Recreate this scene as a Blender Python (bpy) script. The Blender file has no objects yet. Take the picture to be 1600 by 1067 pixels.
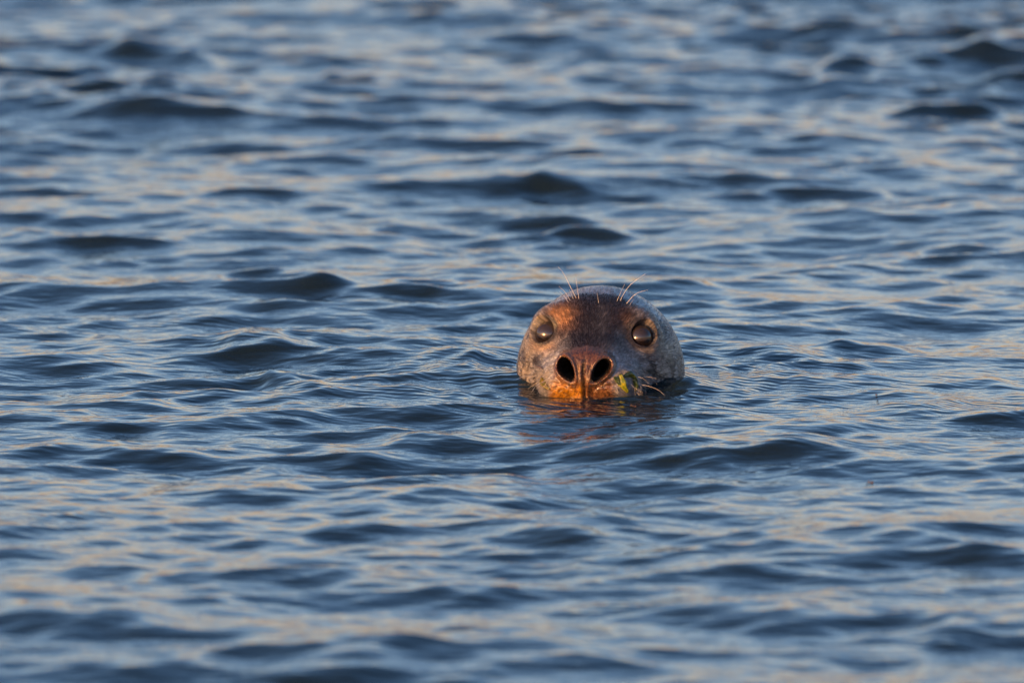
import bpy, math, random
import numpy as np
from mathutils import Vector, Matrix
from mathutils.bvhtree import BVHTree

scene = bpy.context.scene
COL = scene.collection
R = math.radians
rng = np.random.default_rng(11)
random.seed(5)

# ------------------------------------------------------------------ camera
CAM_H = 2.25
CAM_D = 22.2
cam_y = -math.sqrt(CAM_D ** 2 - CAM_H ** 2)
PITCH = math.asin(CAM_H / CAM_D) - math.atan(0.0865 / CAM_D)
cam_data = bpy.data.cameras.new('camera')
cam = bpy.data.objects.new('camera', cam_data)
COL.objects.link(cam)
cam.location = (0.0, cam_y, CAM_H)
cam.rotation_euler = (math.pi / 2 - PITCH, 0, 0)
cam_data.lens = 500
cam_data.sensor_width = 36
cam_data.clip_start = 0.5
cam_data.clip_end = 20000
cam_data.dof.use_dof = True
cam_data.dof.focus_distance = CAM_D + 0.03
cam_data.dof.aperture_fstop = 6.5
cam_data.dof.aperture_blades = 9
scene.camera = cam

# ------------------------------------------------------------------ sky, sun, exposure
SUN_AZ = 43.0      # degrees to the left of straight behind the camera
SUN_EL = 3.5
world = bpy.data.worlds.new("World")
scene.world = world
world.use_nodes = True
wn, wl = world.node_tree.nodes, world.node_tree.links
wn.clear()
w_out = wn.new('ShaderNodeOutputWorld')
w_bg = wn.new('ShaderNodeBackground')
w_bg.inputs['Strength'].default_value = 0.15
w_sky = wn.new('ShaderNodeTexSky')
w_sky.sky_type = 'NISHITA'
w_sky.sun_disc = False
w_sky.sun_elevation = R(SUN_EL)
w_sky.sun_rotation = R(180 + SUN_AZ)
w_sky.altitude = 0
w_sky.air_density = 1.0
w_sky.dust_density = 2.0
w_sky.ozone_density = 2.0
# afterglow: a pale warm belt low over the sea all the way round, thin high veil above
w_tc = wn.new('ShaderNodeTexCoord')
w_sep = wn.new('ShaderNodeSeparateXYZ')
wl.new(w_tc.outputs['Generated'], w_sep.inputs[0])
w_ramp = wn.new('ShaderNodeValToRGB')
e = w_ramp.color_ramp.elements
e[0].position = 0.0
e[0].color = (2.42, 1.68, 2.14, 1)
e[1].position = 0.62
e[1].color = (0.48, 0.59, 0.75, 1)
for pos, c in ((0.06, (2.02, 1.58, 2.06)), (0.15, (1.22, 1.21, 1.58)), (0.32, (0.68, 0.77, 1.00))):
    k = e.new(pos)
    k.color = (*c, 1)
wl.new(w_sep.outputs['Z'], w_ramp.inputs[0])
w_mix = wn.new('ShaderNodeMix')
w_mix.data_type = 'RGBA'
w_mix.blend_type = 'MULTIPLY'
w_mix.inputs[0].default_value = 1.0
wl.new(w_sky.outputs[0], w_mix.inputs[6])
wl.new(w_ramp.outputs[0], w_mix.inputs[7])
wl.new(w_mix.outputs[2], w_bg.inputs['Color'])
wl.new(w_bg.outputs[0], w_out.inputs[0])

sun_data = bpy.data.lights.new('sun', 'SUN')
sun_data.energy = 2.0
sun_data.angle = R(0.6)
sun_data.color = (0.88, 0.42, 0.13)
sun = bpy.data.objects.new('sun', sun_data)
COL.objects.link(sun)
sdir = Vector((-math.sin(R(SUN_AZ)) * math.cos(R(SUN_EL)), -math.cos(R(SUN_AZ)) * math.cos(R(SUN_EL)), math.sin(R(SUN_EL))))
sun.location = sdir * 50
sun.rotation_euler = sdir.to_track_quat('Z', 'Y').to_euler()

vs = scene.view_settings
vs.view_transform = 'Standard'
vs.look = 'None'
vs.exposure = 1.5
vs.gamma = 1.0
vs.use_curve_mapping = False
scene.render.engine = 'CYCLES'
scene.cycles.max_bounces = 6
scene.cycles.use_denoising = True

# ------------------------------------------------------------------ helpers
def tag(o, label=None, cat=None, group=None, kind=None):
    if label: o['label'] = label
    if cat: o['category'] = cat
    if group: o['group'] = group
    if kind: o['kind'] = kind
    return o

def mesh_from_arrays(name, verts, quads, mat, parent=None, smooth=True):
    me = bpy.data.meshes.new(name)
    verts = np.asarray(verts, np.float32)
    quads = np.asarray(quads, np.int32)
    n, m, k = len(verts), len(quads), quads.shape[1]
    me.vertices.add(n)
    me.vertices.foreach_set('co', verts.ravel())
    me.loops.add(m * k)
    me.loops.foreach_set('vertex_index', quads.ravel())
    me.polygons.add(m)
    me.polygons.foreach_set('loop_start', np.arange(0, m * k, k, dtype=np.int32))
    me.polygons.foreach_set('use_smooth', np.full(m, smooth))
    me.update(calc_edges=True)
    if mat: me.materials.append(mat)
    o = bpy.data.objects.new(name, me)
    COL.objects.link(o)
    if parent: o.parent = parent
    return o

def new_mat(name):
    m = bpy.data.materials.new(name)
    m.use_nodes = True
    nt = m.node_tree
    return m, nt.nodes, nt.links, nt.nodes['Principled BSDF']

def smoothstep(a, b, x):
    t = np.clip((x - a) / (b - a), 0, 1)
    return t * t * (3 - 2 * t)

def grid_quads(nr, nc):
    i = np.arange(nr * nc).reshape(nr, nc)
    return np.stack([i[:-1, :-1], i[:-1, 1:], i[1:, 1:], i[1:, :-1]], -1).reshape(-1, 4)

# ------------------------------------------------------------------ the seal's head as a distance field (millimetres)
# own frame: x across, y back from the nose tip, z up from the water
YAW = R(7.9)
ROLL = R(1.3)
NOSE_X = 0.1115

def smin(a, b, k):
    h = np.clip(0.5 + 0.5 * (b - a) / k, 0, 1)
    return b * (1 - h) + a * h - k * h * (1 - h)

def ell(p, c, r):
    q = (p - np.array(c)) / np.array(r)
    q2 = q / np.array(r)
    k0 = np.sqrt((q * q).sum(-1)) + 1e-9
    k1 = np.sqrt((q2 * q2).sum(-1)) + 1e-9
    return k0 * (k0 - 1) / k1

def cone(p, a, b, ra, rb, sx=1.0):
    a = np.array(a, float); b = np.array(b, float)
    ab = b - a
    t = np.clip(((p - a) @ ab) / (ab @ ab), 0, 1)
    d = p - a - t[..., None] * ab
    d = d * np.array([1 / sx, 1, 1])
    return np.sqrt((d * d).sum(-1)) - (ra + t * (rb - ra))

def bump(p, c, s):
    q = (p - np.array(c)) / np.array(s)
    return np.exp(-0.5 * (q * q).sum(-1))

EYE_DIR = np.array([0.26, -0.83, 0.46]); EYE_DIR /= np.linalg.norm(EYE_DIR)
EYE_R = 21.5
EYE_P = np.array([77.5, 95.0, 94.0])              # front of the cornea
EYE_C = EYE_P - EYE_DIR * EYE_R
def nostril_rho(x, y, z):
    # the passages converge with depth
    k = (174.0 - np.clip(y, 5, 120)) / (174.0 - 15.0)
    x = x / k; z = 38 + (z - 38) / k
    left = x < 0
    u, v = np.abs(x) - np.where(left, 27.2, 24.6), z - 42.0
    t = R(34)
    uu = u * math.cos(t) - v * math.sin(t)         # across
    vv = u * math.sin(t) + v * math.cos(t)         # along (top leans outwards)
    w = np.where(left, 11.2, 10.0) + 2.2 * np.clip(vv / 18, -1, 1)
    return np.sqrt((uu / w) ** 2 + (vv / 18.8) ** 2), uu, vv

def head_sdf(P):
    p = P.copy()
    p[..., 0] = np.abs(p[..., 0])
    x, y, z = p[..., 0], p[..., 1], p[..., 2]
    f = ell(p, (0, 192, 26), (127, 137, 130))
    f = smin(f, cone(p, (0, 215, 0), (0, 330, -170), 118, 150), 40)
    f = smin(f, cone(p, (0, 40, 42), (0, 128, 92), 31, 44, 1.25), 34)
    f = smin(f, ell(p, (0, 68, 26), (70, 66, 48)), 30)
    f = smin(f, ell(p, (42, 52, 14), (38, 44, 33)), 18)       # whisker pads
    f = smin(f, ell(p, (0, 52, -16), (46, 44, 26)), 12)        # lower jaw, under water
    f = smin(f, ell(p, (0, 24, 40), (30, 24, 30)), 14)          # nose pad
    f = smin(f, ell(p, (25, 24, 38), (22, 22, 27)), 12)
    f = smin(f, ell(p, (60, 130, 101), (37, 36, 32)), 10)      # orbit mound and brow
    f = smin(f, ell(p, (80, 126, 86), (20, 26, 26)), 16)
    # hollow between bridge and eye, cheek hollow
    f += 5.0 * bump(p, (52, 88, 84), (12, 24, 18))
    f += 3.0 * bump(p, (66, 92, 62), (20, 24, 12))
    f -= 3.0 * bump(p, (88, 108, 48), (22, 30, 18))
    f += 2.2 * bump(p, (0, 122, 134), (12, 26, 20))            # shallow furrow on the forehead
    f -= 1.8 * bump(p, (34, 138, 143), (8, 14, 5))             # pad of the brow whiskers
    # eye
    d = p - EYE_C
    h = d @ EYE_DIR
    rad = np.sqrt(np.maximum((d * d).sum(-1) - h * h, 0))
    ball = np.sqrt((d * d).sum(-1))
    f = smin(f, np.sqrt((rad - 19.6) ** 2 + (h - 10.5) ** 2) - 4.0, 8)
    f = smin(f, np.sqrt((rad - 25) ** 2 + (h - 3.5) ** 2) - 5.0, 10)
    cut = np.maximum(np.maximum(ball - (EYE_R + 0.15), rad - 18.2), -(h - 4.0))
    f = -smin(-f, cut, 1.2)
    # nostrils
    rho, uu, vv = nostril_rho(P[..., 0], y, z)
    front = 1 - smoothstep(46, 60, y)
    f -= 4.2 * np.exp(-((rho - 1.28) / 0.22) ** 2) * front * np.where(P[..., 0] < 0, 0.85 - 0.35 * np.clip(uu / 10, -1, 1), 0.85 + 0.2 * np.clip(uu / 10, -1, 1))
    f += 30.0 * (1 - smoothstep(0.92, 1.06, rho)) * front
    f += 1.6 * np.exp(-((rho - 1.85) / 0.25) ** 2) * front * smoothstep(0, 12, uu)
    # septum ridge, central groove, lip creases
    f -= 2.4 * np.exp(-((x - 5.5) / 3.6) ** 2) * front * smoothstep(66, 40, z)
    xs_ = P[..., 0] - 1.3 * np.sin(z / 9.0)
    f += 2.8 * np.exp(-(xs_ / 1.7) ** 2) * front * smoothstep(66, 45, z)
    f += 1.2 * np.exp(-(x / 3.0) ** 2) * front * smoothstep(80, 60, z)
    f += 2.0 * np.exp(-((z - 17 - 0.004 * (x - 20) ** 2) / 2.0) ** 2) * front * smoothstep(8, 16, x) * smoothstep(60, 40, x)
    # rows of whisker follicles
    pad = np.exp(-(((x - 52) / 20) ** 2 + ((z - 24) / 18) ** 2)) * (y < 90)
    f -= 0.35 * pad * np.sin(z * 0.62 + x * 0.12) * np.sin(x * 0.45 - z * 0.1)
    # skin folds from the nose wing back under the eye
    w = (z - 62) + 0.62 * (x - 52)
    f += 0.9 * np.sin(w * 0.55) * np.exp(-((x - 62) / 17) ** 2 - ((z - 52) / 16) ** 2) * (y < 130)
    return f

def hash_noise3(P, scale, seed=0):
    """cheap smooth value noise"""
    q = P * scale
    i = np.floor(q).astype(np.int64)
    t = q - i
    t = t * t * (3 - 2 * t)
    out = 0
    for dx in (0, 1):
        for dy in (0, 1):
            for dz in (0, 1):
                hh = ((i[..., 0] + dx) * 73856093) ^ ((i[..., 1] + dy) * 19349663) ^ ((i[..., 2] + dz) * 83492791) ^ (seed * 2654435761)
                hh = (hh ^ (hh >> 13)) * 1274126177
                v = ((hh ^ (hh >> 16)) & 0xffff) / 65535.0
                wgt = (t[..., 0] if dx else 1 - t[..., 0]) * (t[..., 1] if dy else 1 - t[..., 1]) * (t[..., 2] if dz else 1 - t[..., 2])
                out = out + v * wgt
    return out

cy_, sy_ = math.cos(YAW), math.sin(YAW)
HEAD_M = Matrix.Translation((NOSE_X, 0, 0)) @ Matrix.Rotation(-YAW, 4, 'Z') @ Matrix.Rotation(ROLL, 4, 'Y')
HEAD_INV = HEAD_M.inverted()
def world_to_head(Pw):
    M = np.array(HEAD_INV)
    return (Pw @ M[:3, :3].T + M[:3, 3]) * 1000.0

# ------------------------------------------------------------------ materials
def water_material():
    m, N, L, b = new_mat('sea_water')
    b.inputs['Base Color'].default_value = (0.012, 0.024, 0.030, 1)
    b.inputs['Roughness'].default_value = 0.03
    b.inputs['IOR'].default_value = 1.333
    tc = N.new('ShaderNodeTexCoord')
    mp = N.new('ShaderNodeMapping'); mp.inputs['Scale'].default_value = (0.55, 1, 1)
    mp.inputs['Rotation'].default_value = (0, 0, 0.15)
    L.new(tc.outputs['Object'], mp.inputs[0])
    n1 = N.new('ShaderNodeTexNoise'); n1.inputs['Scale'].default_value = 34; n1.inputs['Detail'].default_value = 2.5
    n1.inputs['Roughness'].default_value = 0.45
    L.new(mp.outputs[0], n1.inputs['Vector'])
    # capillary trains
    mp2 = N.new('ShaderNodeMapping'); mp2.inputs['Rotation'].default_value = (0, 0, 0.45)
    L.new(tc.outputs['Object'], mp2.inputs[0])
    wv = N.new('ShaderNodeTexWave'); wv.bands_direction = 'Y'; wv.wave_profile = 'SIN'
    wv.inputs['Scale'].default_value = 14; wv.inputs['Distortion'].default_value = 14
    wv.inputs['Detail'].default_value = 1.5; wv.inputs['Detail Scale'].default_value = 0.35
    L.new(mp2.outputs[0], wv.inputs['Vector'])
    ms = N.new('ShaderNodeTexNoise'); ms.inputs['Scale'].default_value = 3.2; ms.inputs['Detail'].default_value = 1.0
    L.new(mp.outputs[0], ms.inputs['Vector'])
    mr = N.new('ShaderNodeMapRange'); mr.inputs[1].default_value = 0.56; mr.inputs[2].default_value = 0.75
    L.new(ms.outputs[0], mr.inputs[0])
    at = N.new('ShaderNodeAttribute'); at.attribute_name = 'ripple'
    ad = N.new('ShaderNodeMath'); ad.operation = 'ADD'
    L.new(mr.outputs[0], ad.inputs[0]); L.new(at.outputs['Fac'], ad.inputs[1])
    mu = N.new('ShaderNodeMath'); mu.operation = 'MULTIPLY'
    L.new(wv.outputs['Fac'], mu.inputs[0]); L.new(ad.outputs[0], mu.inputs[1])
    b1 = N.new('ShaderNodeBump'); b1.inputs['Distance'].default_value = 0.0032; b1.inputs['Strength'].default_value = 1
    L.new(n1.outputs[0], b1.inputs['Height'])
    b2 = N.new('ShaderNodeBump'); b2.inputs['Distance'].default_value = 0.0006; b2.inputs['Strength'].default_value = 1
    L.new(mu.outputs[0], b2.inputs['Height']); L.new(b1.outputs[0], b2.inputs['Normal'])
    L.new(b2.outputs[0], b.inputs['Normal'])
    return m

def skin_material():
    m, N, L, b = new_mat('wet_seal_fur')
    col = N.new('ShaderNodeAttribute'); col.attribute_name = 'pigment'
    fl = N.new('ShaderNodeAttribute'); fl.attribute_name = 'flow'
    wet = N.new('ShaderNodeAttribute'); wet.attribute_name = 'wet'
    tc = N.new('ShaderNodeTexCoord')
    n1 = N.new('ShaderNodeTexNoise'); n1.inputs['Scale'].default_value = 1.0; n1.inputs['Detail'].default_value = 3.5
    n1.inputs['Roughness'].default_value = 0.62
    L.new(fl.outputs['Vector'], n1.inputs['Vector'])
    n2 = N.new('ShaderNodeTexNoise'); n2.inputs['Scale'].default_value = 110; n2.inputs['Detail'].default_value = 3
    L.new(tc.outputs['Object'], n2.inputs['Vector'])
    r1 = N.new('ShaderNodeMapRange'); r1.inputs[1].default_value = 0.36; r1.inputs[2].default_value = 0.64
    r1.inputs[3].default_value = 0.45; r1.inputs[4].default_value = 1.6
    L.new(n1.outputs[0], r1.inputs[0])
    r2 = N.new('ShaderNodeMapRange'); r2.inputs[1].default_value = 0.3; r2.inputs[2].default_value = 0.7
    r2.inputs[3].default_value = 0.7; r2.inputs[4].default_value = 1.3
    L.new(n2.outputs[0], r2.inputs[0])
    mm = N.new('ShaderNodeMath'); mm.operation = 'MULTIPLY'
    L.new(r1.outputs[0], mm.inputs[0]); L.new(r2.outputs[0], mm.inputs[1])
    sc = N.new('ShaderNodeVectorMath'); sc.operation = 'SCALE'
    L.new(col.outputs['Color'], sc.inputs[0]); L.new(mm.outputs[0], sc.inputs['Scale'])
    L.new(sc.outputs[0], b.inputs['Base Color'])
    rr = N.new('ShaderNodeMapRange'); rr.inputs[3].default_value = 0.50; rr.inputs[4].default_value = 0.18
    L.new(wet.outputs['Fac'], rr.inputs[0]); L.new(rr.outputs[0], b.inputs['Roughness'])
    gl = N.new('ShaderNodeAttribute'); gl.attribute_name = 'gloss'
    L.new(gl.outputs['Fac'], b.inputs['Coat Weight'])
    sp = N.new('ShaderNodeMath'); sp.operation = 'MULTIPLY'; sp.inputs[1].default_value = 0.8
    L.new(gl.outputs['Fac'], sp.inputs[0]); L.new(sp.outputs[0], b.inputs['Specular IOR Level'])
    b.inputs['Coat Roughness'].default_value = 0.15
    b.inputs['Sheen Weight'].default_value = 0.06
    b.inputs['Sheen Roughness'].default_value = 0.4
    b1 = N.new('ShaderNodeBump'); b1.inputs['Distance'].default_value = 0.0019; b1.inputs['Strength'].default_value = 0.9
    L.new(n1.outputs[0], b1.inputs['Height'])
    b2 = N.new('ShaderNodeBump'); b2.inputs['Distance'].default_value = 0.0016; b2.inputs['Strength'].default_value = 0.6
    n3 = N.new('ShaderNodeTexNoise'); n3.inputs['Scale'].default_value = 380; n3.inputs['Detail'].default_value = 2
    L.new(tc.outputs['Object'], n3.inputs['Vector'])
    L.new(n3.outputs[0], b2.inputs['Height']); L.new(b1.outputs[0], b2.inputs['Normal'])
    L.new(b2.outputs[0], b.inputs['Normal']); L.new(b2.outputs[0], b.inputs['Coat Normal'])
    return m

def plain(name, c, rough=0.5, coat=0.0, ior=1.45, trans=0.0, sss=0.0, noise=None):
    m, N, L, b = new_mat(name)
    b.inputs['Base Color'].default_value = (*c, 1)
    b.inputs['Roughness'].default_value = rough
    b.inputs['Coat Weight'].default_value = coat
    b.inputs['Coat Roughness'].default_value = 0.03
    b.inputs['IOR'].default_value = ior
    b.inputs['Transmission Weight'].default_value = trans
    if noise:
        s, c2 = noise
        tc = N.new('ShaderNodeTexCoord')
        n = N.new('ShaderNodeTexNoise'); n.inputs['Scale'].default_value = s; n.inputs['Detail'].default_value = 4
        L.new(tc.outputs['Object'], n.inputs['Vector'])
        r = N.new('ShaderNodeValToRGB')
        r.color_ramp.elements[0].position = 0.38; r.color_ramp.elements[0].color = (*c, 1)
        r.color_ramp.elements[1].position = 0.62; r.color_ramp.elements[1].color = (*c2, 1)
        L.new(n.outputs[0], r.inputs[0]); L.new(r.outputs[0], b.inputs['Base Color'])
    return m

# ------------------------------------------------------------------ the water
def px_ground(px, py):
    """point of the sea surface that the photograph shows at a pixel of its 1600 x 1067 frame"""
    f = 500 / 36 * 1600
    a = (px - 800) / f
    v = -(py - 533.5) / f
    cp, sp = math.cos(PITCH), math.sin(PITCH)
    dy, dz = cp + v * sp, -sp + v * cp
    t = CAM_H / -dz
    return a * t, cam_y + dy * t

def build_water():
    xs = np.concatenate([np.arange(0, 1.05, 0.005), 1.05 + np.cumsum(np.geomspace(0.0055, 0.02, 70)), ])
    far = [xs[-1]]
    while far[-1] < 6000: far.append(far[-1] + 0.02 * 1.22 ** len(far))
    xs = np.concatenate([xs, far[1:]])
    xs = np.concatenate([-xs[:0:-1], xs])
    yf = np.concatenate([np.arange(0, 0.75, 0.0065), 0.75 + np.cumsum(np.full(40, 0.009))])
    yb = np.arange(yf[-1] + 0.013, 13.5, 0.0135)
    far = [yb[-1]]
    while far[-1] < 8000: far.append(far[-1] + 0.02 * 1.15 ** len(far))
    yp = np.concatenate([yf, yb, far[1:]])
    ynb = np.arange(yf[-1] + 0.012, 5.2, 0.012)
    far = [ynb[-1]]
    while far[-1] < 3000: far.append(far[-1] + 0.02 * 1.25 ** len(far))
    yn = np.concatenate([yf[1:], ynb, far[1:]])
    ys = np.concatenate([-yn[::-1], yp])
    X, Y = np.meshgrid(xs, ys)
    shp = X.shape
    X = X.ravel().astype(np.float32); Y = Y.ravel().astype(np.float32)
    dxs = np.gradient(xs); dys = np.gradient(ys)
    SP = np.maximum(*np.meshgrid(dxs, dys)).ravel().astype(np.float32)
    H = np.zeros_like(X); DX = np.zeros_like(X); DY = np.zeros_like(X)
    NW = 200
    lam = np.exp(np.linspace(math.log(0.055), math.log(2.6), NW)) * rng.uniform(0.95, 1.05, NW)
    main = R(-96)
    for l in lam:
        k = 2 * math.pi / l
        spread = 1.15 if l < 0.3 else 0.75
        th = main + rng.normal(0, spread)
        # slope density per component
        s = 0.0172 * (min(l, 0.16) / 0.16) ** 0.30 * (0.20 / max(l, 0.20)) ** 0.52
        a = s / k * 1.0
        kx, ky = k * math.cos(th), k * math.sin(th)
        ph = rng.uniform(0, 2 * math.pi)
        w = np.clip((l / SP - 3) / 3, 0, 1)
        g = (kx * X + ky * Y + ph)
        c, sn = np.cos(g), np.sin(g)
        H += a * c * w
        q = 0.75
        DX -= q * a * math.cos(th) * sn * w
        DY -= q * a * math.sin(th) * sn * w
    # patches of calmer and rougher water
    P2 = np.stack([X * 0.9, Y * 0.45, np.zeros_like(X)], -1)
    near = (np.abs(X) < 20) & (np.abs(Y) < 40)
    gust = np.ones_like(X)
    gust[near] = 0.62 + 0.62 * hash_noise3(P2[near], 1.1, 3)
    gust *= 0.92 + 0.50 * smoothstep(1.5, 9.0, Y)
    r2 = (X - 0.14) ** 2 + ((Y - 0.12)) ** 2
    calm = 1 - 0.85 * np.exp(-(r2 / 0.24 ** 2) ** 1.5)
    H *= gust * calm; DX *= gust * calm; DY *= gust * calm
    # larger wavelets, where the photograph shows them: px, py, half width, height (mm), skew
    W = [(215, 80, 75, 46), (235, 125, 60, 30), (520, 120, 40, 28), (850, 292, 50, 27), (850, 338, 95, 20), (915, 357, 60, 15),
         (1500, 165, 80, 40), (1320, 105, 40, 30), (1530, 95, 80, 40), (380, 545, 55, 26), (480, 465, 95, 19), (400, 305, 55, 13),
         (185, 378, 90, 13), (655, 468, 50, 18), (640, 350, 70, 22), (720, 578, 45, 26), (745, 600, 60, 12), (460, 600, 45, 17),
         (415, 587, 26, 16), (1240, 715, 90, 13), (1400, 838, 120, 30), (1130, 955, 140, 28), (1440, 640, 70, 22), (700, 690, 80, 16),
         (120, 690, 70, 18), (600, 710, 90, 16), (190, 885, 60, 20), (70, 975, 120, 24), (1520, 985, 100, 26), (560, 1040, 110, 24),
         (240, 700, 50, 14), (1190, 560, 60, 14), (1340, 545, 70, 16), (1540, 600, 60, 20), (1470, 390, 60, 20), (1260, 300, 80, 20),
         (930, 240, 60, 20), (380, 420, 50, 18), (60, 300, 60, 12), (1090, 790, 110, 18), (330, 770, 90, 18), (850, 830, 90, 18)]
    for px, py, hw, hh in W:
        gx, gy = px_ground(px, py)
        hw_, hh_ = hw / 1000 * (CAM_D + gy) / CAM_D, hh / 1000
        m = (np.abs(X - gx) < 3.2 * hw_) & (np.abs(Y - gy) < 1.0)
        u = (X[m] - gx) / hw_
        v = (Y[m] - gy + 0.10 * u * u * rng.uniform(0.2, 1) * hh_ * 10 + u * rng.normal(0, 0.02)) / (hh_ * (3.0 if gy < 1.2 else 1.9))
        v = np.where(v < 0, v, v * 0.62)
        u = u * (1 + 0.25 * np.tanh(2 * u) * rng.uniform(-1, 1)) + 0.25 * np.sin(3.1 * u + rng.uniform(0, 6))
        H[m] += hh_ * (0.50 if gy < 0 else (0.60 if gy < 1.2 else 0.70)) * np.exp(-0.9 * u * u) * (np.exp(-0.5 * v * v) - 0.38 * np.exp(-0.5 * ((v + 2.6) / 1.3) ** 2))
    # the water round the head
    m = (np.abs(X - 0.13) < 1.1) & (Y > -0.9) & (Y < 1.2)
    Pw = np.stack([X[m], Y[m], np.zeros(m.sum())], -1).astype(np.float64)
    ph_ = world_to_head(Pw)
    f = np.empty(len(ph_))
    f[:] = head_sdf(ph_)
    fd = np.maximum(f, 0)
    side = smoothstep(50, 130, ph_[:, 1])
    add = (0.0015 + 0.0115 * side) * np.exp(-fd / (14 + 16 * side))
    ang = np.arctan2(ph_[:, 0], ph_[:, 1] - 100)
    add += 0.0021 * np.cos(2 * math.pi * fd / (46 + 0.03 * fd) + 0.8 * np.sin(3 * ang) + 2.4) * np.exp(-fd / 190) * smoothstep(5, 45, fd)
    # the low swell pushed up before the chin and to the right of it
    xw, yw = X[m], Y[m]
    add += 0.0075 * np.exp(-((xw - 0.175) / 0.085) ** 2 - ((yw + 0.055 + 0.25 * (xw - 0.165) ) / 0.035) ** 2)
    add -= 0.007 * np.exp(-((xw - 0.10) / 0.13) ** 2 - ((yw - 0.02) / 0.10) ** 2)
    add -= 0.004 * np.exp(-((xw - 0.05) / 0.10) ** 2 - ((yw + 0.02) / 0.04) ** 2)
    add += 0.013 * np.exp(-((xw - 0.275) / 0.032) ** 2 - ((yw - 0.085) / 0.045) ** 2)
    H[m] += add
    ripple = np.zeros_like(X)
    ripple[m] = 1.7 * np.exp(-fd / 260)
    V = np.stack([X + DX, Y + DY, H], -1)
    o = mesh_from_arrays('water', V, grid_quads(*shp), water_material())
    at = o.data.attributes.new('ripple', 'FLOAT', 'POINT')
    at.data.foreach_set('value', ripple.astype(np.float32))
    tag(o, kind='structure', label='choppy blue-grey sea catching pale evening sky')
    return o

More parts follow.
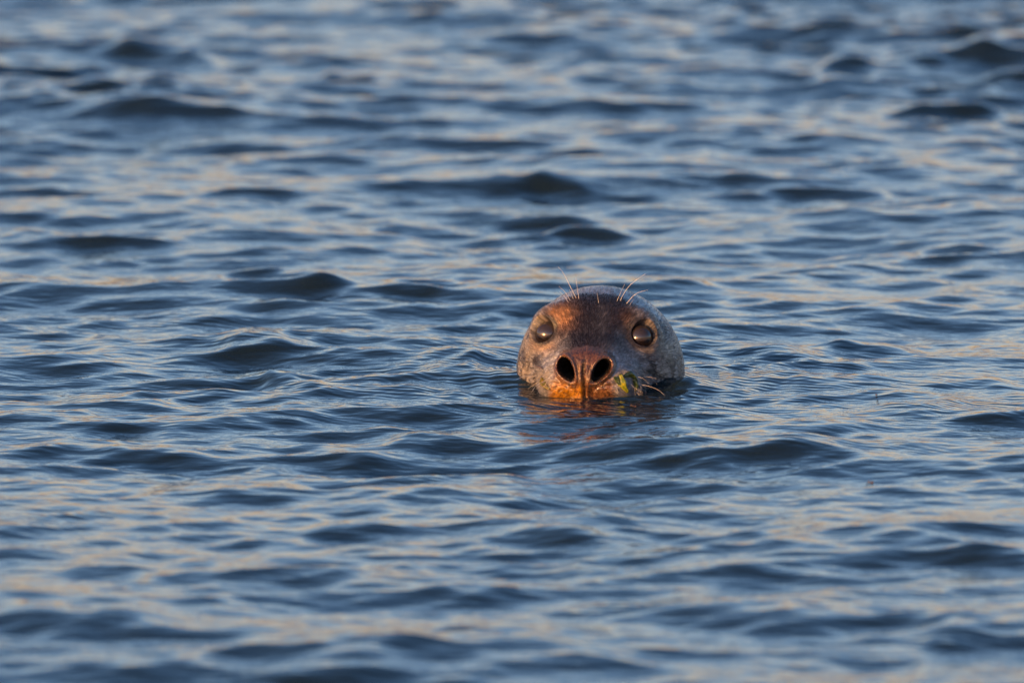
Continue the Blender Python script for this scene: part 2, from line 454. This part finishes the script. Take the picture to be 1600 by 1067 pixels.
# ------------------------------------------------------------------ the seal
def build_head(root):
    # directions from a point inside the head, denser towards the face
    C = np.array([0.0, 174.0, 38.0])
    nt, ns = 640, 500
    s = np.linspace(0, 1, ns)
    pol = (0.18 * s + 0.82 * s ** 1.5) * math.pi
    pol = np.clip(pol, 1e-4, math.pi - 1e-4)
    th = np.arange(nt) / nt * 2 * math.pi
    PO, TH = np.meshgrid(pol, th, indexing='ij')
    # pole axis points to the nose
    ax = np.array([0.0, -174.0, 4.0]); ax /= np.linalg.norm(ax)
    ux = np.array([1.0, 0, 0]); uz = np.cross(ux, ax); uz = -uz if uz[2] < 0 else uz
    D = (np.cos(PO)[..., None] * ax + np.sin(PO)[..., None] * (np.sin(TH)[..., None] * ux - np.cos(TH)[..., None] * uz)).reshape(-1, 3)
    lo = np.full(len(D), 12.0)
    # march outwards to the first crossing
    t = lo.copy(); alive = np.ones(len(D), bool)
    for _ in range(90):
        idx = np.nonzero(alive)[0]
        if len(idx) == 0: break
        fv = head_sdf(C + D[idx] * t[idx, None])
        step = np.clip(-fv * 0.45, 0.12, 25)
        t[idx] = np.where(fv < -0.02, t[idx] + step, t[idx])
        alive[idx] = fv < -0.02
    V = C + D * t[:, None]
    V = V.reshape(ns, nt, 3)
    # wrap round
    i = np.arange(ns * nt).reshape(ns, nt)
    j = np.roll(i, -1, axis=1)
    Q = np.stack([i[:-1], i[1:], j[1:], j[:-1]], -1).reshape(-1, 4)
    body_v = V.reshape(-1, 3)
    o = mesh_from_arrays('body', body_v / 1000, Q, skin_material(), root)
    # pigment, with some sunlight, shade and sky reflection painted in
    x, y, z = body_v[:, 0], body_v[:, 1], body_v[:, 2]
    axx = np.abs(x)
    n1 = hash_noise3(body_v, 0.035, 1); n2 = hash_noise3(body_v, 0.09, 2); n3 = hash_noise3(body_v, 0.25, 4)
    nn = 0.5 * n1 + 0.3 * n2 + 0.2 * n3 - 0.5
    def mixc(c, col, w):
        w = np.clip(w, 0, 1)[:, None]
        return c * (1 - w) + np.array(col) * w
    c = np.tile(np.array([0.25, 0.25, 0.275]), (len(x), 1))
    c = mixc(c, (0.34, 0.30, 0.25), smoothstep(0.0, 0.3, nn + 0.12) * smoothstep(70, 100, axx))
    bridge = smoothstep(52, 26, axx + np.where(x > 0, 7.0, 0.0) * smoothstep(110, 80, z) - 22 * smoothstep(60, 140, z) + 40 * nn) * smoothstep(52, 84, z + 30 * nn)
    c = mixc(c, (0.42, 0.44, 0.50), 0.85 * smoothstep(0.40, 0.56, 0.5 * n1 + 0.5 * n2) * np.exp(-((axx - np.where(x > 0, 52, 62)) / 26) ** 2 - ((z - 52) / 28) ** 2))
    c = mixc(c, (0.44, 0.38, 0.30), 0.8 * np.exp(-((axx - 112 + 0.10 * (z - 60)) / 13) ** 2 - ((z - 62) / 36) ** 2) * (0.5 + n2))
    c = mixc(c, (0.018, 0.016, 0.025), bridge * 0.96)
    c = mixc(c, (0.10, 0.105, 0.13), 0.6 * bump(np.stack([x, y, z], -1), (17, 95, 100), (9, 40, 26)) * (0.4 + 1.2 * n2))
    c = mixc(c, (0.02, 0.016, 0.02), 0.85 * bump(np.stack([axx, y, z], -1), (57, 95, 94), (15, 30, 18)) * np.where(x > 0, 1.1, 0.45))  # shade in the hollow beside the eye, painted darker on the right
    c = mixc(c, (0.24, 0.24, 0.28), np.maximum(smoothstep(140, 152, z) * smoothstep(130, 150, y), smoothstep(133, 143, y + 8 * nn) * smoothstep(70, 96, z) * smoothstep(22, 46, axx)) * 0.92)  # sky reflection on the crown behind the brows, painted as pale fur
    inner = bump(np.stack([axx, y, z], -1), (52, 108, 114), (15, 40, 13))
    c = mixc(c, (0.38, 0.20, 0.095), inner * (0.6 + 1.6 * n2) * np.where(x > 0, 0.10, 1.0))  # tan brow fur, painted weaker on the right to imitate missing sunlight
    c = mixc(c, (0.36, 0.24, 0.17), np.where(x > 0, 0.25, 0.9) * bump(np.stack([axx, y, z], -1), (74, 100, 68), (18, 30, 9)))  # warm sunlight under the left eye painted in, fainter on the right
    c = mixc(c, (0.030, 0.024, 0.026), 0.95 * smoothstep(-0.10, 0.04, n2 * 0.6 + n3 * 0.4 - 0.48) * smoothstep(66, 40, z + 30 * (n1 - 0.5)) * smoothstep(70, 88, axx) )
    c = mixc(c, (0.05, 0.04, 0.045), smoothstep(0.74, 0.80, n2) * smoothstep(70, 100, axx) * 0.85)
    for cz, cy2, rx, rz in ((93, 141, 3.0, 8), (80, 146, 3.0, 4)):
        c = mixc(c, (0.02, 0.017, 0.02), 0.9 * np.exp(-((z - cz + (axx - 105) * 0.9) / rz) ** 2 - ((axx - 105.5) / rx) ** 2) * (y < 180))
    # eyelids
    d = np.stack([axx, y, z], -1) - EYE_C
    h = d @ EYE_DIR
    rad = np.sqrt(np.maximum((d * d).sum(-1) - h * h, 0))
    c = mixc(c, (0.012, 0.010, 0.010), smoothstep(25.0, 22.0, rad) * (h > -15))
    c = mixc(c, (0.05, 0.042, 0.045), np.where(x > 0, 0.85, 0.6) * smoothstep(31, 22.5, rad) * (h > -15) * (0.4 + n2))
    # nose leather, lip
    nose = smoothstep(58, 42, np.sqrt((axx + 5 * (x > 0)) ** 2 * (0.86 + 0.008 * np.clip(z, 0, 45)) + (np.maximum(z - 38, 0) * 1.22) ** 2) + 26 * nn) * smoothstep(62, 44, y)
    rho, uu, vv = nostril_rho(x, y, z)
    nose = np.maximum(nose, smoothstep(1.75, 1.45, rho + 0.5 * nn) * (y < 80))
    c = mixc(c, (0.17, 0.078, 0.032), nose)
    c = mixc(c, (0.07, 0.028, 0.016), nose * smoothstep(0.42, 0.66, 0.5 * n2 + 0.5 * n3) * 0.9)
    c = mixc(c, (0.07, 0.032, 0.022), nose * smoothstep(52, 70, z) * 0.65)
    amber = nose * smoothstep(26, 14, z) * smoothstep(4, -6, x)
    c = mixc(c, (0.42, 0.18, 0.008), amber * 0.95 * (0.35 + 1.2 * n3))
    rho, uu, vv = nostril_rho(x, y, z)
    c = mixc(c, (0.14, 0.062, 0.026), smoothstep(1.9, 1.6, rho) * (y < 80) * 0.8)
    c = mixc(c, (0.006, 0.004, 0.004), smoothstep(1.12, 1.02, rho) * (y < 90))  # shade inside the nostrils painted near black
    c = mixc(c, (0.03, 0.015, 0.01), 0.7 * np.exp(-((x - 1.3 * np.sin(z / 9.0)) / 1.6) ** 2) * (y < 40) * smoothstep(64, 50, z))
    c *= 0.88
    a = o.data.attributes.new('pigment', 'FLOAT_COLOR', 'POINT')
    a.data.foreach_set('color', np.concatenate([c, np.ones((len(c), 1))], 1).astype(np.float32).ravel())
    wet = np.clip(nose + 0.3 * smoothstep(60, 20, z), 0, 1)
    a = o.data.attributes.new('wet', 'FLOAT', 'POINT')
    a.data.foreach_set('value', wet.astype(np.float32))
    gloss = 0.42 + 0.50 * smoothstep(120, 150, y) * smoothstep(90, 130, z) + 0.45 * nose
    gloss = np.clip(gloss, 0, 1) * np.where(y < 90, 1 - smoothstep(1.12, 1.02, rho), 1)
    a = o.data.attributes.new('gloss', 'FLOAT', 'POINT')
    a.data.foreach_set('value', gloss.astype(np.float32))
    # fur lies back from the nose: fine across, long along
    pp = PO.ravel()
    rr = 60 * np.sin(pp) ** 0.7 + 6
    fl = np.stack([np.sin(TH.ravel()) * rr, np.cos(TH.ravel()) * rr, t * 0.06 + pp * 7], -1) * 0.44
    a = o.data.attributes.new('flow', 'FLOAT_VECTOR', 'POINT')
    a.data.foreach_set('vector', fl.astype(np.float32).ravel())
    # wet guard hairs lying back over the skin
    rn = np.random.default_rng(8)
    nh = 17000
    ii = rn.integers(2, ns - 8, nh * 6); jj = rn.integers(0, nt, nh * 6)
    e1 = V[np.minimum(ii + 1, ns - 1), jj] - V[ii, jj]
    e2 = V[ii, (jj + 1) % nt] - V[ii, jj]
    nrm = np.cross(e1, e2); area = np.linalg.norm(nrm, axis=1) + 1e-9
    nrm = nrm / area[:, None]
    rad_out = V[ii, jj] - C
    nrm *= np.sign((nrm * rad_out).sum(1))[:, None]
    root_p = V[ii, jj]
    vid = ii * nt + jj
    prob = area * (root_p[:, 2] > -4) * (nose[vid] < 0.3) * (rad[vid] > 22) * (root_p[:, 1] < 230)
    rh = np.sqrt(e1[:, 0] ** 2 + e1[:, 1] ** 2 + e1[:, 2] ** 2)
    prob = prob * (rh < 4) * (1 - 0.75 * smoothstep(128, 145, root_p[:, 1]) * smoothstep(90, 120, root_p[:, 2]))
    pick = rn.choice(len(ii), nh, replace=False, p=prob / prob.sum())
    rp, nm, tg, vid = root_p[pick], nrm[pick], e1[pick], vid[pick]
    tg = tg / (np.linalg.norm(tg, axis=1)[:, None] + 1e-9)
    sd = np.cross(nm, tg)
    clump = hash_noise3(rp, 0.22, 9)[:, None] - 0.5
    tg = tg + sd * (clump * 0.9 + rn.normal(0, 0.12, (nh, 1)))
    tg /= np.linalg.norm(tg, axis=1)[:, None]
    Lh = rn.uniform(4, 9, (nh, 1))
    w0 = rn.uniform(0.16, 0.30, (nh, 1))
    a0 = rp - nm * 0.2
    a1 = rp + tg * Lh * 0.5 + nm * (0.55 + 0.5 * clump)
    a2 = rp + tg * Lh + nm * (0.35 + 0.6 * clump)
    up_ = nm * w0 * 0.8
    HV = np.stack([a0 - sd * w0, a0 + sd * w0, a0 + up_, a1 - sd * w0, a1 + sd * w0, a1 + up_, a2 - sd * w0 * 0.2, a2 + sd * w0 * 0.2, a2 + up_ * 0.2], 1)
    base_i = (np.arange(nh) * 9)[:, None]
    tq = []
    for a_ in (0, 3):
        for k_ in range(3):
            k2 = (k_ + 1) % 3
            tq.append(base_i + np.array([[a_ + k_, a_ + k2, a_ + 3 + k2, a_ + 3 + k_]]))
    HQ = np.concatenate(tq)
    m, N, L, b = new_mat('wet_guard_hair')
    at_ = N.new('ShaderNodeAttribute'); at_.attribute_name = 'pigment'
    L.new(at_.outputs['Color'], b.inputs['Base Color'])
    b.inputs['Roughness'].default_value = 0.20
    b.inputs['Specular IOR Level'].default_value = 0.6
    fo = mesh_from_arrays('fur', HV.reshape(-1, 3) / 1000, HQ, m, root)
    hc = np.clip(c[vid] * rn.uniform(0.75, 1.3, (nh, 1)), 0, 0.8)
    hc = np.repeat(np.concatenate([hc, np.ones((nh, 1))], 1), 9, axis=0)
    a = fo.data.attributes.new('pigment', 'FLOAT_COLOR', 'POINT')
    a.data.foreach_set('color', hc.astype(np.float32).ravel())
    fo['kind'] = 'stuff'
    return o

def sphere_arrays(c, r, nu=48, nv=24):
    th = np.arange(nu) / nu * 2 * math.pi
    ph = np.linspace(0.001, math.pi - 0.001, nv)
    P, T = np.meshgrid(ph, th, indexing='ij')
    V = np.stack([np.sin(P) * np.cos(T), np.sin(P) * np.sin(T), np.cos(P)], -1).reshape(-1, 3) * r + np.array(c)
    i = np.arange(nv * nu).reshape(nv, nu); j = np.roll(i, -1, 1)
    return V, np.stack([i[:-1], i[1:], j[1:], j[:-1]], -1).reshape(-1, 4)

def eye_material():
    m, N, L, b = new_mat('seal_eye')
    b.inputs['Roughness'].default_value = 0.4
    b.inputs['Coat Weight'].default_value = 1.0
    b.inputs['Coat Roughness'].default_value = 0.045
    b.inputs['Coat IOR'].default_value = 1.75
    b.inputs['Specular IOR Level'].default_value = 0.0
    at = N.new('ShaderNodeAttribute'); at.attribute_name = 'axis'
    cr = N.new('ShaderNodeValToRGB')
    E = cr.color_ramp.elements
    E[0].position = 0.0; E[0].color = (0.036, 0.028, 0.027, 1)
    E[1].position = 1.0; E[1].color = (0.012, 0.008, 0.008, 1)
    for p_, c_ in ((0.47, (0.040, 0.031, 0.030)), (0.50, (0.02, 0.015, 0.014)), (0.53, (0.010, 0.007, 0.007))):
        k = E.new(p_); k.color = (*c_, 1)
    L.new(at.outputs['Fac'], cr.inputs[0])
    L.new(cr.outputs[0], b.inputs['Base Color'])
    return m

def tube(pts, radii, nseg=6):
    pts = np.asarray(pts, float)
    V, Q = [], []
    n = len(pts)
    for i in range(n):
        t = pts[min(i + 1, n - 1)] - pts[max(i - 1, 0)]
        t /= np.linalg.norm(t) + 1e-12
        a = np.cross(t, [0.3, 1, 0.1]); a /= np.linalg.norm(a)
        b = np.cross(t, a)
        for k in range(nseg):
            an = 2 * math.pi * k / nseg
            V.append(pts[i] + radii[i] * (math.cos(an) * a + math.sin(an) * b))
    for i in range(n - 1):
        for k in range(nseg):
            k2 = (k + 1) % nseg
            Q.append((i * nseg + k, i * nseg + k2, (i + 1) * nseg + k2, (i + 1) * nseg + k))
    return np.array(V), np.array(Q)

def curve_pts(ctrl, n=12):
    """Catmull-Rom through control points"""
    c = [np.array(q, float) for q in ctrl]
    c = [2 * c[0] - c[1]] + c + [2 * c[-1] - c[-2]]
    out = []
    segs = len(c) - 3
    for s_ in range(segs):
        p0, p1, p2, p3 = c[s_:s_ + 4]
        for t in np.linspace(0, 1, n, endpoint=(s_ == segs - 1)):
            out.append(0.5 * ((2 * p1) + (-p0 + p2) * t + (2 * p0 - 5 * p1 + 4 * p2 - p3) * t * t + (-p0 + 3 * p1 - 3 * p2 + p3) * t ** 3))
    return np.array(out)

def build_seal():
    root = bpy.data.objects.new('grey_seal', None)
    COL.objects.link(root)
    root.matrix_world = HEAD_M
    tag(root, 'wet grey seal with brown nose lifting its whiskered head above the sea', 'seal')
    body = build_head(root)
    tag(body, 'dark slick head with pale cheeks and open nostrils')
    em = eye_material()
    for s in (-1, 1):
        c = EYE_C * np.array([s, 1, 1]); d = EYE_DIR * np.array([s, 1, 1])
        V, Q = sphere_arrays((0, 0, 0), EYE_R)
        ang = np.arccos(np.clip((V / EYE_R) @ d, -1, 1)) / (math.pi / 2)
        gaze = d + np.array([0, 0, 0.22]); gaze /= np.linalg.norm(gaze)
        iris = np.arccos(np.clip((V / EYE_R) @ gaze, -1, 1)) / (math.pi / 2)
        # a low cornea bulge
        V = V * (1 + 0.035 * np.exp(-(ang / 0.45) ** 2))[:, None] + c
        o = mesh_from_arrays('eye', V / 1000, Q if s else Q, em, root)
        a = o.data.attributes.new('axis', 'FLOAT', 'POINT')
        a.data.foreach_set('value', iris.astype(np.float32))
    dg = bpy.context.evaluated_depsgraph_get()
    bvh = BVHTree.FromObject(body, dg)
    cam_l = HEAD_INV @ Vector(cam.location)
    def on_head(px, py):
        """where the whisker or scrap seen at this pixel roots in the skin (metres, head frame)"""
        f = 500 / 36 * 1600
        v = Vector(((px - 800) / f, -(py - 533.5) / f, -1.0))
        v = HEAD_INV.to_3x3() @ (Matrix.Rotation(math.pi / 2 - PITCH, 3, 'X') @ v)
        hit = bvh.ray_cast(cam_l, v.normalized())
        n = hit[1]
        if n is not None and n.dot(v) > 0 and (hit[0] - cam_l).dot(n) > 0: n = -n
        return hit[0], n
    wm = plain('whisker_horn', (0.88, 0.86, 0.84), 0.3, noise=(160, (0.66, 0.56, 0.48)))
    # brow and muzzle whiskers: pixel path, root radius mm, how far the tip leans towards the viewer
    Wk = [
        ([(900.6, 466), (893, 451), (880, 425), (871.9, 415)], 0.62, 0.02),
        ([(904.4, 467), (902, 450), (899.8, 432.8)], 0.50, 0.012),
        ([(891.3, 470), (883, 456), (873, 446)], 0.60, 0.012),
        ([(888.8, 473), (882, 463), (874.4, 454)], 0.36, 0.01),
        ([(895.6, 467), (890, 452)], 0.30, 0.008),
        ([(935.6, 474), (933, 457)], 0.50, 0.008),
        ([(963.8, 470.5), (970, 456), (976, 443)], 0.42, 0.01),
        ([(969.4, 470), (973, 461), (985, 443.8), (1008.5, 425.6)], 0.58, 0.02),
        ([(978, 474), (993, 459), (1012, 451.5)], 0.56, 0.012),
        ([(983, 477), (990, 466)], 0.30, 0.01),
        ([(843, 588), (821, 586), (806.8, 590)], 0.62, 0.03),
        ([(852, 593), (838, 601), (831, 609)], 0.50, 0.03),
        ([(996, 599), (1012, 602), (1028, 607), (1038.8, 615)], 0.36, 0.03),
        ([(1000, 590), (1012, 587), (1026, 589)], 0.24, 0.03),
        ([(990, 603), (1000, 611), (1006, 619)], 0.24, 0.02),
        ([(846, 598), (838, 606)], 0.30, 0.02),
        ([(850, 584), (838, 581), (829, 583)], 0.30, 0.02),
        ([(848, 580), (841, 573), (836, 571)], 0.28, 0.02),
        ([(854, 600), (846, 605), (840, 612)], 0.24, 0.02),
        ([(1002, 594), (1008, 602), (1009, 613)], 0.24, 0.02),
        ([(996, 592), (1001, 602), (1001, 614)], 0.36, 0.02),
        ([(986, 598), (991, 606), (992, 615)], 0.24, 0.02),
        ([(1006, 586), (1018, 590), (1027, 599)], 0.24, 0.02),
        ([(992, 586), (1004, 590), (1014, 597)], 0.24, 0.02),
    ]
    M3 = HEAD_INV.to_3x3()
    right = M3 @ Vector((1, 0, 0)); up = M3 @ Vector((0, math.sin(PITCH), math.cos(PITCH))); fwd = M3 @ Vector((0, -1, 0))
    for path, r0, lean in Wk:
        p0, n0 = on_head(*path[0])
        if p0 is None: continue
        n0 = n0.normalized()
        ctrl = [p0 - n0 * 0.002]
        L_ = len(path)
        for k in range(L_):
            dx, dy = (path[k][0] - path[0][0]) / 1000, (path[0][1] - path[k][1]) / 1000
            if k == 0: continue
            ctrl.append(p0 + right * dx + up * dy + fwd * (lean * k / (L_ - 1)))
        pts = curve_pts(ctrl, 8)
        tt = np.linspace(0, 1, len(pts))
        rad = (0.70 * r0 * (1 - 0.80 * tt) + 0.05) / 1000
        V, Q = tube(pts, rad)
        mesh_from_arrays('whisker', V, Q, wm, root)
    # short pale bristles on both whisker pads, too many and fine to tell apart
    VV, QQ, base = [], [], 0
    rnd = np.random.default_rng(3)
    for sgn, x0, x1, y0, y1, n in ((-1, 838, 862, 574, 604, 70), (1, 962, 1008, 576, 612, 150)):
        for _ in range(n):
            px, py = rnd.uniform(x0, x1), rnd.uniform(y0, y1)
            if 964 < px < 990 and py > 583: continue
            p0, n0 = on_head(px, py)
            if p0 is None: continue
            L_ = rnd.uniform(0.006, 0.015)
            d = (Vector((sgn * rnd.uniform(0.3, 0.9), rnd.uniform(0.1, 0.6), -rnd.uniform(0.4, 1.2)))).normalized() * 0.85 + n0 * 0.35
            mid = p0 + d * L_ * 0.5 + n0 * 0.001
            pts = curve_pts([p0 - n0 * 0.0006, mid, p0 + d * L_ + Vector((0, 0, -0.002))], 3)
            V, Q = tube(pts, np.linspace(0.00036, 0.00015, len(pts)), 3)
            VV.append(V); QQ.append(Q + base); base += len(V)
    o = mesh_from_arrays('bristles', np.concatenate(VV), np.concatenate(QQ), plain('bristle', (0.45, 0.42, 0.40), 0.35), root)
    o['kind'] = 'stuff'
    # water beads on the nose and lip
    dm = plain('water_bead', (0.9, 0.9, 0.9), 0.02, ior=1.333, trans=1.0)
    VV, QQ, base = [], [], 0
    rim = []
    for _ in range(60):                                   # round the nostril rims
        s = rnd.choice([-1, 1]); a = rnd.uniform(0, 2 * math.pi)
        rim.append((s, a))
    cands = []
    for s, a in rim:
        t = R(34); uu, vv = math.cos(a) * 11.8, math.sin(a) * 21.0
        u = uu * math.cos(t) + vv * math.sin(t); v = -uu * math.sin(t) + vv * math.cos(t)
        cands.append((s * (25.5 + u), 42 + v))
    for _ in range(26): cands.append((rnd.uniform(-52, -10), rnd.uniform(6, 22)))
    for _ in range(10): cands.append((rnd.uniform(2, 10), rnd.uniform(12, 52)))
    for hx, hz in cands:
        hit = bvh.ray_cast(Vector((hx / 1000, -0.3, hz / 1000)), Vector((0, 1, 0)))
        if hit[0] is None: continue
        r = rnd.uniform(0.0007, 0.0015)
        V, Q = sphere_arrays(np.array(hit[0]) + np.array([0, -1, 0.2]) * r * 0.5, r, 10, 6)
        VV.append(V); QQ.append(Q + base); base += len(V)
    o = mesh_from_arrays('water_beads', np.concatenate(VV), np.concatenate(QQ), dm, root)
    o['kind'] = 'stuff'
    return root, on_head

def build_weed(on_head):
    g1 = plain('yellow_green_weed', (0.16, 0.22, 0.012), 0.3, coat=0.6, noise=(180, (0.36, 0.34, 0.02)))
    g2 = plain('dark_green_weed', (0.012, 0.030, 0.006), 0.3, coat=0.6, noise=(180, (0.07, 0.10, 0.015)))
    g3 = plain('amber_weed', (0.20, 0.13, 0.008), 0.25, coat=0.7, noise=(260, (0.10, 0.11, 0.01)))
    g4 = plain('brown_weed', (0.05, 0.025, 0.012), 0.35, coat=0.4, noise=(180, (0.16, 0.08, 0.03)))
    def leaf(name, path, width, mat, label, lift=3.0, curl=0.8):
        pts = []
        for px, py in path:
            p, n = on_head(px, py)
            if p is None: continue
            pts.append(HEAD_M @ (p + n.normalized() * (lift / 1000)))
        c = curve_pts([np.array(q) for q in pts], 6)
        n = len(c); V = []
        nc = 7
        for i in range(n):
            t = i / (n - 1)
            tan = c[min(i + 1, n - 1)] - c[max(i - 1, 0)]; tan /= np.linalg.norm(tan)
            sidev = np.cross(tan, [0, -1, 0.1]); sidev /= np.linalg.norm(sidev)
            nrm = np.cross(sidev, tan)
            if nrm[1] > 0: nrm = -nrm
            w = width / 1000 * math.sin(math.pi * min(0.98, 0.10 + 0.88 * t)) ** 0.6
            w *= 1 + 0.18 * math.sin(9 * t + len(path))
            for k in range(nc):
                u = k / (nc - 1) * 2 - 1
                V.append(c[i] + sidev * u * w / 2 + nrm * (-curl / 1000 * u * u + 0.0006 * math.sin(7 * t + 5 * u)))
        V = np.array(V)
        org = V.mean(0)
        o = mesh_from_arrays(name, V - org, grid_quads(n, nc), mat)
        o.location = org
        so = o.modifiers.new('thickness', 'SOLIDIFY'); so.thickness = 0.0005; so.offset = 0
        return tag(o, label, 'seaweed', 'seaweed scraps stuck to the muzzle')
    leaf('seaweed_scrap', [(968, 586), (970, 596), (974, 605), (980, 613)], 12, g1, 'bright yellow-green seaweed leaf hanging beside the nose, just right of the nostril')
    leaf('seaweed_scrap', [(974, 588), (981, 587), (988, 590), (993, 598)], 10, g2, 'dark green seaweed strand curving over the cheek beyond the yellow-green leaf')
    leaf('seaweed_scrap', [(988, 594), (991, 602), (990, 611)], 8, g2, 'thin dark green weed strip hanging lowest among the cheek bristles')
    leaf('seaweed_scrap', [(849, 590), (850, 596), (854, 603), (860, 608)], 9, g3, 'amber green weed film at the corner of the lip, left of the nose')
    leaf('seaweed_scrap', [(959, 590), (963, 594), (967, 602)], 7, g2, 'small dark green weed tuft tucked between the nostril wing and the bright leaf')
    leaf('seaweed_scrap', [(838, 572), (845, 575), (849, 577)], 3, g4, 'small brown weed fleck on the pale cheek above the whisker')
    # specks of weed afloat
    def floaty(px, py, L_, w, label, ang):
        x, y = px_ground(px, py)
        hit, loc, nor, _ = water.ray_cast(Vector((x, y, 1)), Vector((0, 0, -1)))
        V = []
        n, nc = 7, 4
        for i in range(n):
            t = i / (n - 1) * 2 - 1
            ww = w * math.sqrt(max(0.05, 1 - t * t)) * (1 + 0.3 * math.sin(6 * t))
            for k in range(nc):
                u = k / (nc - 1) * 2 - 1
                V.append((t * L_ / 2, u * ww / 2 + 0.1 * L_ * t * t, 0.0012 + 0.0008 * math.sin(4 * t + u)))
        o = mesh_from_arrays('floating_weed_scrap', np.array(V), grid_quads(n, nc), g4)
        o.location = loc + Vector((0, 0, 0.0005)); o.rotation_euler = (0, 0, ang)
        so = o.modifiers.new('thickness', 'SOLIDIFY'); so.thickness = 0.001
        tag(o, label, 'seaweed', 'weed specks afloat')
    floaty(1360, 747, 0.010, 0.02, 'tiny reddish brown weed speck floating well to the right below the seal', 0.2)
    floaty(989, 636, 0.006, 0.02, 'tiny dark weed speck floating in the dark reflection right below the cheek', 0.4)
    floaty(1369, 627, 0.003, 0.008, 'tiny dark weed speck floating level with the chin, far to its right', 0.1)

water = build_water()
seal, on_head = build_seal()
build_weed(on_head)
